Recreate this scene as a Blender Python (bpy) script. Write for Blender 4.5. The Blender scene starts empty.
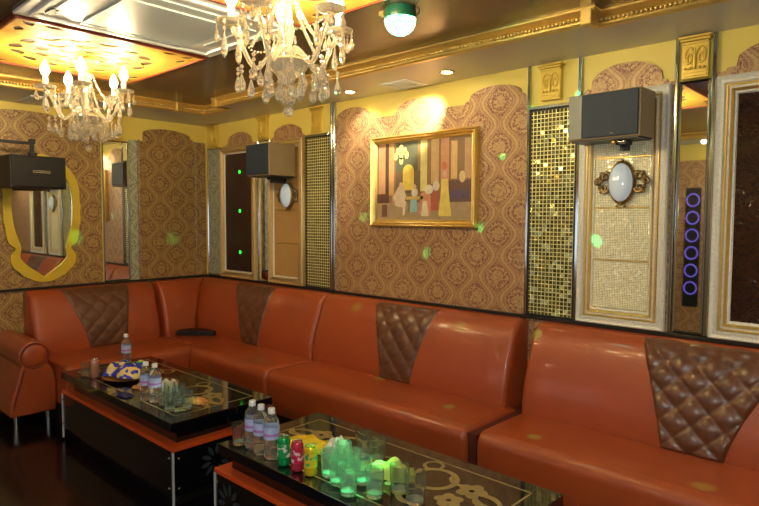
import bpy, bmesh, math, random
from math import pi, sin, cos, radians as R, sqrt
from mathutils import Vector, Matrix
random.seed(7)
SC = bpy.context.scene
COL = SC.collection

# ---------------------------------------------------------------- camera, world, exposure
cd = bpy.data.cameras.new('camera'); cam = bpy.data.objects.new('camera', cd); COL.objects.link(cam)
cd.sensor_width = 36; cd.lens = 599.57 * 36 / 759; cd.clip_start = .02
fw = Vector((-0.67895389, 0.73176975, -0.059453)); rt = Vector((0.73287633, 0.68034694, 0.00450908)); up = Vector((-0.04374827, 0.04051024, 0.99822092))
M4 = Matrix.Identity(4)
for i in range(3):
    M4[i][0] = rt[i]; M4[i][1] = up[i]; M4[i][2] = -fw[i]
M4[0][3], M4[1][3], M4[2][3] = 5.0732, -3.0635, 1.45
cam.matrix_world = M4
SC.camera = cam
w = bpy.data.worlds.new('world'); SC.world = w; w.use_nodes = True
w.node_tree.nodes['Background'].inputs[0].default_value = (.5, .5, .6, 1)
w.node_tree.nodes['Background'].inputs[1].default_value = .05
SC.view_settings.view_transform = 'Standard'; SC.view_settings.look = 'None'
SC.view_settings.gamma = 1; SC.view_settings.use_curve_mapping = False
SC.view_settings.exposure = 0.32
BULB = 270.0      # chandelier flame emission
SPOTW = 14.0      # recessed down lights, watts
FILL_EMIT = 1.5  # emission of the added fill screen
FLASH = 60.0         # camera flash, watts

fl = bpy.data.lights.new('camera_flash', 'POINT'); fl.energy = FLASH; fl.color = (.86, .97, 1); fl.shadow_soft_size = .02
flo = bpy.data.objects.new('camera_flash', fl); COL.objects.link(flo); flo.location = (5.06, -3.06, 1.53)

# ---------------------------------------------------------------- materials
def S(c):   # sRGB 0-255 to linear
    return tuple(((v / 255) / 12.92 if v / 255 <= .04045 else ((v / 255 + .055) / 1.055) ** 2.4) for v in c) + (1,)

class NT:
    def __init__(s, name):
        s.m = bpy.data.materials.new(name); s.m.use_nodes = True; s.t = s.m.node_tree; s.t.nodes.clear()
        s.out = s.n('ShaderNodeOutputMaterial'); s.p = s.n('ShaderNodeBsdfPrincipled')
        s.l(s.p.outputs[0], s.out.inputs[0])
    def n(s, k, **a):
        x = s.t.nodes.new(k)
        for q, v in a.items(): setattr(x, q, v)
        return x
    def l(s, a, b): s.t.links.new(a, b)
    def i(s, name, v):
        if hasattr(v, 'links') or isinstance(v, bpy.types.NodeSocket): s.l(v, s.p.inputs[name])
        else: s.p.inputs[name].default_value = v
    def M(s, op, a, b=0., c=0.):
        x = s.n('ShaderNodeMath', operation=op)
        for k, v in enumerate((a, b, c)):
            if isinstance(v, bpy.types.NodeSocket): s.l(v, x.inputs[k])
            else: x.inputs[k].default_value = v
        return x.outputs[0]
    def mix(s, f, a, b):
        x = s.n('ShaderNodeMix', data_type='RGBA')
        for k, v in ((0, f), (6, a), (7, b)):
            if isinstance(v, bpy.types.NodeSocket): s.l(v, x.inputs[k])
            else: x.inputs[k].default_value = v
        return x.outputs[2]
    def pos(s, kind='Object'):
        return s.n('ShaderNodeTexCoord').outputs[kind]
    def noise(s, vec, scale, detail=3):
        x = s.n('ShaderNodeTexNoise'); x.inputs['Scale'].default_value = scale; x.inputs['Detail'].default_value = detail
        s.l(vec, x.inputs['Vector']); return x.outputs[0]
    def bump(s, h, strength, dist=.01):
        x = s.n('ShaderNodeBump'); x.inputs['Strength'].default_value = strength; x.inputs['Distance'].default_value = dist
        s.l(h, x.inputs['Height']); s.l(x.outputs[0], s.p.inputs['Normal'])

def mat(name, c1, c2=None, scale=8, rough=.5, metal=0., bump=0., bscale=60, trans=0., ior=1.45, emis=None, es=0., coat=0., spec=.5):
    t = NT(name); v = t.pos()
    c1 = S(c1); c2 = S(c2) if c2 else tuple(x * .85 for x in c1[:3]) + (1,)
    t.i('Base Color', t.mix(t.noise(v, scale), c1, c2))
    t.i('Roughness', rough); t.i('Metallic', metal); t.i('Specular IOR Level', spec)
    if trans: t.i('Transmission Weight', trans); t.i('IOR', ior)
    if coat: t.i('Coat Weight', coat); t.i('Coat Roughness', .08)
    if emis: t.i('Emission Color', S(emis)); t.i('Emission Strength', es)
    if bump: t.bump(t.noise(v, bscale, 4), bump, .004)
    return t.m

def wallpaper(name, base, base2, gold, gold2):
    t = NT(name); sep = t.n('ShaderNodeSeparateXYZ'); v = t.pos(); t.l(v, sep.inputs[0])
    u = t.M('ADD', sep.outputs[0], sep.outputs[1]); z = sep.outputs[2]
    U = t.M('DIVIDE', t.M('SUBTRACT', u, 3.176), .291); V = t.M('DIVIDE', t.M('SUBTRACT', z, 1.355), .255)
    cu = t.M('COSINE', t.M('MULTIPLY', U, 2 * pi)); cv = t.M('COSINE', t.M('MULTIPLY', V, 2 * pi))
    f = t.M('ADD', cu, cv); af = t.M('ABSOLUTE', f)
    tri = t.M('ABSOLUTE', t.M('SUBTRACT', U, t.M('ROUND', U)))
    g = t.M('ABSOLUTE', t.M('SUBTRACT', tri, t.M('ADD', .25, t.M('MULTIPLY', cv, .15))))
    gn = t.M('ADD', g, t.M('MULTIPLY', t.M('SUBTRACT', t.noise(v, 90, 1), .5), .06))
    line = t.M('LESS_THAN', gn, .030); line2 = t.M('MULTIPLY', t.M('MULTIPLY', t.M('GREATER_THAN', gn, .070), t.M('LESS_THAN', gn, .10)), .7)
    wob = t.M('MULTIPLY', t.M('SUBTRACT', t.noise(v, 70, 2), .5), 1.5)
    am = t.M('ADD', af, wob)
    ring = t.M('MULTIPLY', t.M('GREATER_THAN', am, 1.00), t.M('LESS_THAN', am, 1.30))
    core = t.M('MULTIPLY', t.M('MULTIPLY', t.M('GREATER_THAN', am, 1.62), t.M('LESS_THAN', am, 2.0)), .8)
    vo = t.n('ShaderNodeTexVoronoi', feature='DISTANCE_TO_EDGE'); vo.inputs['Scale'].default_value = 52; t.l(v, vo.inputs['Vector'])
    vein = t.M('LESS_THAN', vo.outputs[0], .10)
    wv = t.n('ShaderNodeTexVoronoi', feature='F1'); wv.inputs['Scale'].default_value = 75; t.l(v, wv.inputs['Vector'])
    dots = t.M('LESS_THAN', wv.outputs[0], .33)
    tot = t.M('MAXIMUM', t.M('MAXIMUM', line, ring), t.M('MAXIMUM', core, line2))
    inside = t.M('MULTIPLY', vein, .38)
    tot = t.M('MAXIMUM', t.M('MULTIPLY', tot, t.M('SUBTRACT', 1., t.M('MULTIPLY', dots, .45))), inside)
    nb = t.noise(v, 3)
    fld = t.M('MULTIPLY', t.M('MINIMUM', t.M('MAXIMUM', t.M('DIVIDE', t.M('SUBTRACT', am, .55), .25), 0.), 1.), t.M('LESS_THAN', am, 1.62))
    t.i('Base Color', t.mix(tot, t.mix(fld, t.mix(.35, S(base), S(gold2)), t.mix(nb, S(base), S(base2))), t.mix(nb, S(gold), S(gold2))))
    t.i('Roughness', .42); t.i('Metallic', t.M('MULTIPLY', tot, .25))
    t.bump(tot, .25, .002)
    return t.m

def mosaic(name, pit=.0222, c1=(156, 150, 84), c2=(84, 88, 52), line=(226, 220, 160), lw=.18, jit=.30, metal=.66):
    t = NT(name); sep = t.n('ShaderNodeSeparateXYZ'); v = t.pos(); t.l(v, sep.inputs[0])
    u = t.M('DIVIDE', t.M('ADD', sep.outputs[0], sep.outputs[1]), pit); z = t.M('DIVIDE', sep.outputs[2], pit)
    fu = t.M('FRACT', u); fz = t.M('FRACT', z)
    ln = t.M('MAXIMUM', t.M('LESS_THAN', fu, lw), t.M('LESS_THAN', fz, lw))
    cb = t.n('ShaderNodeCombineXYZ'); t.l(t.M('FLOOR', u), cb.inputs[0]); t.l(t.M('FLOOR', z), cb.inputs[1])
    wn = t.n('ShaderNodeTexWhiteNoise', noise_dimensions='3D'); t.l(cb.outputs[0], wn.inputs['Vector'])
    geo = t.n('ShaderNodeNewGeometry')
    sub = t.n('ShaderNodeVectorMath', operation='SUBTRACT'); t.l(wn.outputs['Color'], sub.inputs[0]); sub.inputs[1].default_value = (.5, .5, .5)
    sc = t.n('ShaderNodeVectorMath', operation='SCALE'); t.l(sub.outputs[0], sc.inputs[0]); sc.inputs['Scale'].default_value = jit
    ad = t.n('ShaderNodeVectorMath', operation='ADD'); t.l(geo.outputs['Normal'], ad.inputs[0]); t.l(sc.outputs[0], ad.inputs[1])
    nm = t.n('ShaderNodeVectorMath', operation='NORMALIZE'); t.l(ad.outputs[0], nm.inputs[0])
    t.l(nm.outputs[0], t.p.inputs['Normal'])
    t.i('Base Color', t.mix(ln, t.mix(wn.outputs['Value'], S(c1), S(c2)), S(line)))
    t.i('Metallic', t.M('SUBTRACT', metal, t.M('MULTIPLY', ln, .3))); t.i('Roughness', t.M('ADD', .10, t.M('MULTIPLY', ln, .3)))
    return t.m

LEA = (162, 76, 36); LEA2 = (144, 62, 29)
m_leather = mat('orange_leather', LEA, LEA2, 4, .38, 0, .25, 180, coat=.15)
m_seam = mat('seam_leather', (84, 30, 20), None, 8, .6)
m_quilt = mat('brown_quilted_leather', (112, 68, 42), (72, 44, 30), 22, .36, 0, .3, 90, coat=.2)
m_plinth = mat('sofa_plinth_black', (16, 14, 13), None, 8, .5)
m_floor = mat('floor_black_tile', (15, 11, 13), (24, 16, 18), 2, .16, 0, .03, 20)
m_paper = wallpaper('damask_wallpaper', (130, 76, 62), (118, 68, 56), (190, 160, 112), (182, 150, 100))
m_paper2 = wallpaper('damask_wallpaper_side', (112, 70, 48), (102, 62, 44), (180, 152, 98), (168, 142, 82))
m_yellow = mat('yellow_painted_board', (226, 206, 104), (216, 194, 88), 2, .45, 0, .05, 30)
m_yellow2 = mat('yellow_mirror_board', (222, 198, 70), (208, 182, 56), 6, .3, .2)
m_brownc = mat('brown_lacquer_ceiling', (104, 82, 56), (90, 70, 48), 2, .22, .1, .02, 10)
m_soffit = mat('grey_satin_soffit', (216, 214, 200), (206, 204, 188), 2, .35, .0, .03, 14)
m_gold = mat('gold_leaf', (232, 204, 124), (206, 170, 88), 24, .30, .75, .3, 90)
m_gold2 = mat('antique_gold', (216, 190, 116), (176, 142, 76), 30, .34, .7, .3, 120)
m_corbel = mat('carved_yellow_gold', (226, 200, 98), (206, 172, 66), 20, .35, .35, .2, 80)
m_black = mat('black_plastic', (20, 20, 22), (28, 27, 30), 30, .42, 0, .1, 200)
m_ledge = mat('black_ledge_stone', (26, 24, 22), (40, 38, 32), 12, .3)
def mirror_mat(name, c, rough=.02):
    t = NT(name); v = t.pos()
    t.i('Base Color', t.mix(t.noise(v, 5), S(c), S(tuple(x * .96 for x in c)))); t.i('Metallic', 1.); t.i('Roughness', rough); return t.m
m_mirror = mirror_mat('mirror_glass', (225, 228, 222))
m_mirsil = mirror_mat('bevelled_mirror_edge', (190, 200, 200), .12)
m_mirrefl = wallpaper('silver_mirror_reflection', (120, 130, 112), (110, 118, 104), (196, 200, 178), (180, 186, 160))  # mirror strip, and silvery reflected light painted on the left wallpaper
m_mosaic = mosaic('mirror_mosaic')
m_sparkle = mosaic('cream_sparkle_cloth', .0085, (222, 216, 170), (186, 180, 134), (240, 236, 200), .3, .22, .25)
m_tan = mat('tan_padded_cloth', (186, 150, 90), (172, 136, 80), 12, .5, .1, .2, 200)
m_cream = mat('cream_crackle_frame', (238, 236, 222), (190, 188, 168), 90, .35, .1, .8, 160)
m_tanfr = mat('pale_gold_frame', (206, 182, 128), (176, 146, 90), 50, .35, .4, .4, 120)
m_darkglass = wallpaper('dark_etched_glass', (34, 16, 16), (26, 13, 16), (62, 36, 20), (50, 30, 24))
m_darkglass.node_tree.nodes['Principled BSDF'].inputs['Roughness'].default_value = .08
m_chrome = mat('chrome', (210, 212, 214), (190, 192, 196), 10, .12, 1.)
m_bronze = mat('antique_bronze', (160, 136, 92), (110, 88, 56), 60, .4, .8, .4, 160)
m_opal = mat('opal_glass', (206, 216, 222), (190, 204, 214), 8, .15, 0, emis=(150, 175, 190), es=.25, coat=.5)
m_speakgrille = mat('blue_black_speaker_grille', (38, 52, 66), (30, 42, 56), 40, .6, 0, .4, 400)
m_speakside = mat('woodgrain_speaker_side', (150, 132, 98), (134, 116, 84), 14, .45)
m_speaksil = mat('grey_speaker_strip', (138, 138, 128), (128, 128, 118), 14, .45)
m_tblglass = mat('black_table_glass', (9, 9, 13), (13, 12, 17), 6, .05, 0, coat=.6)
m_tbltop = mat('brown_black_table_glass', (12, 8, 7), (17, 11, 9), 9, .07, 0, coat=.5)
m_red = mat('orange_red_lacquer', (206, 84, 34), (192, 72, 28), 6, .3, coat=.3)
m_inlay = mat('olive_gold_inlay', (170, 158, 108), (140, 128, 84), 20, .3, .3)
m_etch = mat('etched_flower', (50, 60, 62), (38, 46, 50), 20, .4)
m_white = mat('white_plastic', (236, 236, 226), (226, 228, 220), 6, .4)
m_acgrey = mat('pale_grille', (206, 218, 212), (196, 208, 204), 6, .4, 0, .2, 300)
m_dark = mat('dark_slot', (20, 26, 34), None, 8, .5)
m_lattice = mat('gold_fretwork', (224, 184, 84), (208, 162, 62), 9, .6, .0, .2, 60, spec=.2)
m_latback = mat('fretwork_backing', (84, 62, 42), (70, 58, 50), 12, .5)
m_redtrim = mat('red_brown_ceiling_trim', (146, 62, 34), (120, 48, 28), 12, .35)
m_flame = mat('lit_flame_bulb', (255, 230, 180), None, 8, .3, emis=(255, 228, 178), es=BULB)
m_spotem = mat('lit_spot_lens', (255, 230, 190), None, 8, .3, emis=(255, 230, 180), es=80)
m_candle = mat('ivory_candle_tube', (248, 236, 200), None, 8, .4)
m_crygold = mat('gold_plated_arm', (226, 204, 140), (200, 170, 100), 40, .2, .5, coat=.4)
def glass(name, c, milk=.0, rough=.02, ior=1.45, mc=None):
    t = NT(name); v = t.pos()
    t.i('Base Color', t.mix(t.noise(v, 20), S(c), S(tuple(x * .97 for x in c)))); t.i('Roughness', rough)
    t.i('Transmission Weight', 1 - milk); t.i('IOR', ior)
    return t.m
m_crystal = glass('crystal', (255, 250, 232), .22, .04, 1.55)
m_glass = glass('clear_glass', (240, 248, 244), .02)
m_glasslit = glass('green_lit_glass', (228, 255, 236), .11, .03)  # clear glass with the green light on it put into the tint
m_basehl = glass('base_highlight_glass', (236, 255, 244), .28, .1)  # milky tone standing in for bright highlights
m_pet = glass('clear_bottle', (244, 250, 252), .05, .03, 1.33)
m_labelw = mat('blue_white_bottle_label', (214, 222, 240), (112, 140, 214), 40, .4)
m_labelp = mat('pink_lettering', (200, 120, 170), (150, 110, 200), 60, .4)
m_capw = mat('white_bottle_cap', (238, 240, 244), None, 8, .4)
m_cang = mat('green_can', (26, 176, 96), (18, 150, 80), 14, .25, .5)
m_canr = mat('pink_red_can', (214, 70, 96), (196, 48, 76), 14, .25, .5)
m_cany = mat('yellow_can', (232, 204, 44), (212, 190, 30), 14, .25, .5)
m_canp = mat('gold_purple_can', (214, 160, 60), (160, 110, 150), 20, .3, .5)
m_alu = mat('aluminium', (206, 206, 210), (186, 186, 190), 30, .22, 1.)
m_yel = mat('yellow_wrapper', (242, 214, 40), (226, 190, 30), 30, .35, 0, .5, 60)
m_tissue = mat('white_paper_wrapper', (226, 228, 214), (206, 210, 196), 30, .6, 0, .3, 60)
m_blue = mat('dark_blue_pack', (32, 40, 110), (20, 24, 70), 30, .35)
m_plate = mat('tan_dish', (196, 140, 74), (160, 104, 50), 20, .4)
m_note = mat('black_leatherette', (28, 24, 24), (20, 18, 18), 30, .4, 0, .2, 200)
def bagmat():
    t = NT('snack_bag_print'); v = t.pos(); n1 = t.noise(v, 24, 1); sep = t.n('ShaderNodeSeparateXYZ'); t.l(v, sep.inputs[0])
    a = t.mix(t.M('GREATER_THAN', t.M('ADD', n1, t.M('MULTIPLY', sep.outputs[1], 5.)), .60), S((48, 60, 190)), S((60, 176, 96)))
    b = t.mix(t.M('GREATER_THAN', t.noise(v, 20, 1), .53), a, S((228, 206, 130)))
    t.i('Base Color', b); t.i('Roughness', .25); t.bump(t.noise(v, 40), .5, .006); return t.m
m_bag = bagmat()
def canmat(name, c, d):
    t = NT(name); v = t.pos(); n1 = t.noise(v, 45, 2)
    t.i('Base Color', t.mix(t.M('GREATER_THAN', n1, .56), S(c), S(d))); t.i('Roughness', .28); t.i('Metallic', .3); return t.m
m_cg2 = canmat('white_green_emblem', (34, 170, 96), (232, 240, 220))
m_cr2 = canmat('pink_white_emblem', (206, 40, 84), (244, 206, 214))
m_cy2 = canmat('green_emblem_on_yellow', (232, 206, 46), (60, 170, 120))
m_ballgreen = mat('dark_green_lamp_housing', (20, 84, 60), (16, 66, 48), 10, .35)
def domemat():
    t = NT('faceted_green_dome'); v = t.pos()
    vo = t.n('ShaderNodeTexVoronoi'); vo.inputs['Scale'].default_value = 70; t.l(v, vo.inputs['Vector'])
    spot = t.M('LESS_THAN', vo.outputs[0], .42)
    t.i('Base Color', S((40, 200, 150))); t.i('Roughness', .1)
    t.i('Emission Color', t.mix(spot, S((70, 255, 165)), S((200, 255, 230)))); t.i('Emission Strength', t.M('ADD', 9., t.M('MULTIPLY', spot, 30.)))
    return t.m
m_dome = domemat()
m_ledg = mat('green_disc', (60, 255, 90), None, 8, .3, emis=(40, 255, 70), es=1.2)
m_fillscreen = mat('added_fill_screen', (120, 150, 220), (70, 100, 190), 2, .3, emis=(225, 225, 235), es=FILL_EMIT)  # added glowing screen, cool fill from the unseen wall

# ---------------------------------------------------------------- geometry helpers
class MB:
    def __init__(s): s.v = []; s.f = []; s.m = []
    def add(s, vs, fs, mi=0, mat4=None):
        o = len(s.v)
        s.v += [tuple(mat4 @ Vector(p)) if mat4 else tuple(p) for p in vs]
        s.f += [tuple(i + o for i in f) for f in fs]; s.m += [mi] * len(fs); return s
    def box(s, x0, x1, y0, y1, z0, z1, mi=0, mat4=None):
        v = [(x0, y0, z0), (x1, y0, z0), (x1, y1, z0), (x0, y1, z0), (x0, y0, z1), (x1, y0, z1), (x1, y1, z1), (x0, y1, z1)]
        return s.add(v, [(0, 3, 2, 1), (4, 5, 6, 7), (0, 1, 5, 4), (1, 2, 6, 5), (2, 3, 7, 6), (3, 0, 4, 7)], mi, mat4)
    def lathe(s, prof, n=20, mi=0, c=(0, 0, 0), mat4=None, close=False, cap=True):
        vs = []; fs = []
        for r, z in prof:
            for k in range(n):
                a = 2 * pi * k / n; vs.append((c[0] + r * cos(a), c[1] + r * sin(a), c[2] + z))
        L = len(prof)
        for j in range(L if close else L - 1):
            j2 = (j + 1) % L
            for k in range(n): fs.append((j * n + k, j * n + (k + 1) % n, j2 * n + (k + 1) % n, j2 * n + k))
        if not close and cap:
            fs.append(tuple(range(n))[::-1]); fs.append(tuple((L - 1) * n + k for k in range(n)))
        return s.add(vs, fs, mi, mat4)
    def tube(s, pts, r, n=8, mi=0, closed=False, mat4=None):
        P = [Vector(p) for p in pts]; L = len(P); vs = []; fs = []; ref = None
        for j in range(L):
            a = P[(j - 1) % L] if (closed or j) else P[j]; b = P[(j + 1) % L] if (closed or j < L - 1) else P[j]
            d = (b - a).normalized()
            if ref is None: ref = Vector((0, 0, 1)) if abs(d.z) < .9 else Vector((1, 0, 0))
            x = (ref - d * ref.dot(d))
            if x.length < 1e-5: x = d.orthogonal()
            x.normalize(); y = d.cross(x); ref = x
            rr = r[j] if isinstance(r, (list, tuple)) else r
            for k in range(n):
                t = 2 * pi * k / n; vs.append(P[j] + x * (rr * cos(t)) + y * (rr * sin(t)))
        for j in range(L if closed else L - 1):
            j2 = (j + 1) % L
            for k in range(n): fs.append((j * n + k, j * n + (k + 1) % n, j2 * n + (k + 1) % n, j2 * n + k))
        if not closed: fs.append(tuple(range(n))[::-1]); fs.append(tuple((L - 1) * n + k for k in range(n)))
        return s.add(vs, fs, mi, mat4)
    def ball(s, c, r, n=8, mi=0, sz=1., mat4=None):
        pr_ = [(max(1e-4, r * sin(pi * j / (n // 2 + 1))), -r * sz * cos(pi * j / (n // 2 + 1))) for j in range(n // 2 + 2)]
        return s.lathe(pr_, n, mi, c, mat4)
    def prism(s, poly, ax, a0, a1, mi=0, mat4=None):   # poly in the plane across axis ax
        n = len(poly)
        def mk(p, a):
            return {'x': (a, p[0], p[1]), 'y': (p[0], a, p[1]), 'z': (p[0], p[1], a)}[ax]
        vs = [mk(p, a0) for p in poly] + [mk(p, a1) for p in poly]
        fs = [tuple(range(n))[::-1], tuple(range(n, 2 * n))] + [(i, (i + 1) % n, (i + 1) % n + n, i + n) for i in range(n)]
        return s.add(vs, fs, mi, mat4)
    def frame(s, x0, x1, z0, z1, prof, mis=None):      # prof: (inset, y)
        vs = []
        for ins, y in prof:
            vs += [(x0 + ins, y, z0 + ins), (x1 - ins, y, z0 + ins), (x1 - ins, y, z1 - ins), (x0 + ins, y, z1 - ins)]
        for j in range(len(prof) - 1):
            s.add(vs[j * 4:j * 4 + 8], [(k, (k + 1) % 4, (k + 1) % 4 + 4, k + 4) for k in range(4)], mis[j] if mis else 0)
        return s
    def build(s, name, mats, parent=None, smooth=0, bevel=0, seg=2):
        me = bpy.data.meshes.new(name); me.from_pydata(s.v, [], s.f)
        for m in (mats if isinstance(mats, (list, tuple)) else [mats]): me.materials.append(m)
        me.polygons.foreach_set('material_index', s.m)
        bm = bmesh.new(); bm.from_mesh(me); bmesh.ops.remove_doubles(bm, verts=bm.verts, dist=1e-6)
        bmesh.ops.recalc_face_normals(bm, faces=bm.faces); bm.to_mesh(me); bm.free()
        if smooth:
            me.polygons.foreach_set('use_smooth', [True] * len(me.polygons)); me.set_sharp_from_angle(angle=R(smooth))
        o = bpy.data.objects.new(name, me); COL.objects.link(o)
        if parent: o.parent = parent
        if bevel:
            b = o.modifiers.new('bevel', 'BEVEL'); b.width = bevel; b.segments = seg; b.limit_method = 'ANGLE'; b.angle_limit = R(35)
        return o

def tag(o, label=None, cat=None, group=None, kind=None):
    if label: o['label'] = label
    if cat: o['category'] = cat
    if group: o['group'] = group
    if kind: o['kind'] = kind
    return o
def thing(name, label, cat, loc=(0, 0, 0), rz=0, group=None):
    o = bpy.data.objects.new(name, None); COL.objects.link(o); o.empty_display_size = .05
    o.location = loc; o.rotation_euler = (0, 0, rz); return tag(o, label, cat, group)
def kids(o): return [c for c in bpy.data.objects if c.parent == o]
def dup(o, loc, rz, label, parent=None):
    def rec(a, par):
        c = a.copy(); COL.objects.link(c)
        if par: c.parent = par
        for k in kids(a): rec(k, c)
        return c
    c = rec(o, parent); c.location = loc; c.rotation_euler = (0, 0, rz)
    if label: c['label'] = label
    return c
LW = R(90)   # left wall things: local x runs along +y, local -y points into the room (+x)

# ---------------------------------------------------------------- room shell
XR, YF, ZT, ZS = 6.2, -4.4, 2.352, 2.292
def struct(o): o['kind'] = 'structure'; return o
struct(MB().box(-.1, XR + .1, YF - .1, .1, -.1, 0).build('floor', m_floor))
ceil = struct(MB().box(-.1, XR + .1, YF - .1, .1, ZT, ZT + .1).build('ceiling', m_brownc))
wb = struct(MB().box(-.1, XR + .1, 0, .1, 0, ZT).build('wall_back', m_yellow))
wl = struct(MB().box(-.1, 0, YF - .1, 0, 0, ZT).build('wall_left', m_yellow))
wr = struct(MB().box(XR, XR + .1, YF - .1, 0, 0, ZT).build('wall_right', m_yellow))
wf = struct(MB().box(0, XR, YF - .1, YF, 0, ZT).build('wall_front', m_yellow))
# soffit ring with its small steps
b = MB()
b.prism([(0, 0), (0, -.37), (.6, -.37), (1.0, -.37), (1.0, -.50), (3.93, -.50), (3.93, -.43), (5.6, -.43), (XR, -.43), (XR, 0)], 'z', ZS, ZT)
b.box(0, .6, YF, -.37, ZS, ZT); b.box(5.6, XR, YF, -.43, ZS, ZT); b.box(.6, 5.6, YF, -3.9, ZS, ZT)
b.build('soffit', m_soffit, ceil)
def sweep(poly, prof, closed=True):
    mb = MB(); n = len(poly); vs = []
    for i in range(n):
        p = Vector(poly[i]); a = Vector(poly[(i - 1) % n]); c = Vector(poly[(i + 1) % n])
        d1 = (p - a).normalized(); d2 = (c - p).normalized()
        n1 = Vector((d1.y, -d1.x)); n2 = Vector((d2.y, -d2.x))
        mv = (n1 + n2); mv = mv / (1 + n1.dot(n2))
        for q, z in prof: vs.append((p.x + mv.x * q, p.y + mv.y * q, z))
    L = len(prof); fs = []
    for i in range(n if closed else n - 1):
        i2 = (i + 1) % n
        for j in range(L - 1): fs.append((i * L + j, i * L + j + 1, i2 * L + j + 1, i2 * L + j))
    mb.add(vs, fs); return mb
cpoly = [(.6, -3.9), (.6, -.37), (1.0, -.37), (1.0, -.50), (3.93, -.50), (3.93, -.43), (5.6, -.43), (5.6, -3.9)]
cprof = [(0, 2.284), (.022, 2.284), (.028, 2.292), (.028, 2.298), (.012, 2.303), (.010, 2.326), (.026, 2.334), (.040, 2.344), (.040, 2.3515), (0, 2.3515)]
cor = struct(sweep(cpoly, cprof).build('trim_1', m_gold, smooth=35))
bd = MB()
for (p, q) in zip(cpoly, cpoly[1:] + cpoly[:1]):
    p = Vector(p); q = Vector(q); d = (q - p); L = d.length; d.normalize(); nn = Vector((d.y, -d.x))
    if L < .2 or p.y < -3.8 and q.y < -3.8: continue
    k = .012
    while k < L:
        c = p + d * k + nn * .014; bd.ball((c.x, c.y, 2.315), .0105, 6, sz=1.0); k += .019
bd.build('rope_beading', m_gold2, cor, smooth=60)
mb = MB()
for (x, y) in ((3.93, -.515), (1.0, -.515), (.615, -.62), (.615, -2.9)):
    mb.box(x - .026, x + .026, y - .026, y + .03, 2.280, 2.3515)
mb.build('joint_block', m_gold, cor, bevel=.006)

# black ledge above the sofas
b = MB(); b.box(.0, XR, -.032, 0, .884, .903); b.box(0, .032, YF, -.032, .884, .903)
struct(b.build('trim_2', m_ledge, bevel=.003))

def arch_poly(u0, u1, z0, zb, arches):
    pts = [(u0, z0), (u1, z0)]; top = []
    N = int((u1 - u0) / .008); 
    for i in range(N + 1):
        u = u0 + (u1 - u0) * i / N; z = zb
        for c, hw, hz in arches:
            t = abs(u - c) / hw
            if t < .86: z = max(z, zb + .018 + (hz - .018) * sqrt(max(0, 1 - (t / .92) ** 2)) )
            elif t < 1: z = max(z, zb + .016)
        top.append((u, z))
    return pts + top[::-1]
def papers(parent, u0, u1, z0, zb, arches, wall='b', m=m_paper, t=.012):
    poly = arch_poly(u0, u1, z0, zb, arches); n = len(arches) and len(poly)
    mb = MB()
    if wall == 'b': mb.prism(poly, 'y', -t, -.0005)
    elif wall == 'l': mb.prism(poly, 'x', .0005, t)
    elif wall == 'r': mb.prism(poly, 'x', XR - t, XR - .0005)
    else: mb.prism(poly, 'y', YF + .0005, YF + t)
    return mb.build('wallpaper_panel', m, parent)
papers(wb, 1.795, 3.368, .903, 2.135, [(1.97, .19, .10), (2.585, .21, .09), (3.15, .20, .085)])
for c in (.553, 1.225): papers(wb, c - .25 if c < 1 else 1.01, c + .25 if c < 1 else 1.44, .903, 2.085, [(c, .20, .105)])
papers(wb, 3.69, 4.14, .903, 2.10, [(3.905, .20, .125)])
papers(wb, 4.32, 4.90, .903, 2.11, [(4.61, .25, .12)])
papers(wb, 4.92, 6.19, .903, 2.11, [(5.2, .2, .1), (5.8, .2, .1)])
papers(wb, .0, 6.2, .02, .88, [], t=.004)
papers(wl, -.62, -.02, .903, 2.135, [(-.40, .26, .085)], 'l', m_paper2)
papers(wl, -.745, -.68, .903, 2.10, [], 'l', m_mirrefl); papers(wl, -.68, -.62, .903, 2.10, [], 'l', m_paper2)  # silver strip paints the light reflected beside the wall mirror
papers(wl, -2.1, -.985, .903, 2.13, [(-1.52, .42, .11)], 'l', m_paper2)
papers(wl, -4.3, -2.12, .903, 2.13, [(-2.7, .42, .11), (-3.6, .42, .11)], 'l', m_paper2)
papers(wl, -4.38, -.02, .02, .88, [], 'l', m_paper2, t=.004)
papers(wr, -4.3, -.05, .02, 2.11, [(-.8, .4, .1), (-2.0, .4, .1), (-3.2, .4, .1)], 'r')
papers(wf, .05, 6.15, .02, 2.11, [(1.0, .4, .1), (2.4, .4, .1), (3.9, .4, .1), (5.3, .4, .1)], 'f')

# vertical beaded glass strips and posts
def post(parent, x0, x1, z0, z1, wall='b', m=m_mirsil, d=.022):
    mb = MB()
    if wall == 'b': mb.box(x0, x1, -d, -.0005, z0, z1)
    else: mb.box(.0005, d, x0, x1, z0, z1)
    return mb.build('glass_post', m, parent, bevel=.004)
for x0, x1 in ((1.745, 1.765), (1.775, 1.793), (3.370, 3.386), (3.664, 3.684), (4.139, 4.157), (4.298, 4.318)): post(wb, x0, x1, .904, ZS - .001)
def beadline(parent, u, z0, z1, wall):
    mb = MB(); z = z0 + .012
    while z < z1:
        c = (u, -.012, z) if wall == 'b' else (.018, u, z)
        mb.ball(c, .0115, 6); z += .024
    return mb.build('crystal_beading', m_crystal, parent, smooth=60)
beadline(wl, -.125, .91, 2.13, 'l'); beadline(wl, -.665, .91, 2.10, 'l'); beadline(wb, 1.80, .91, 2.13, 'b')

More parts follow.
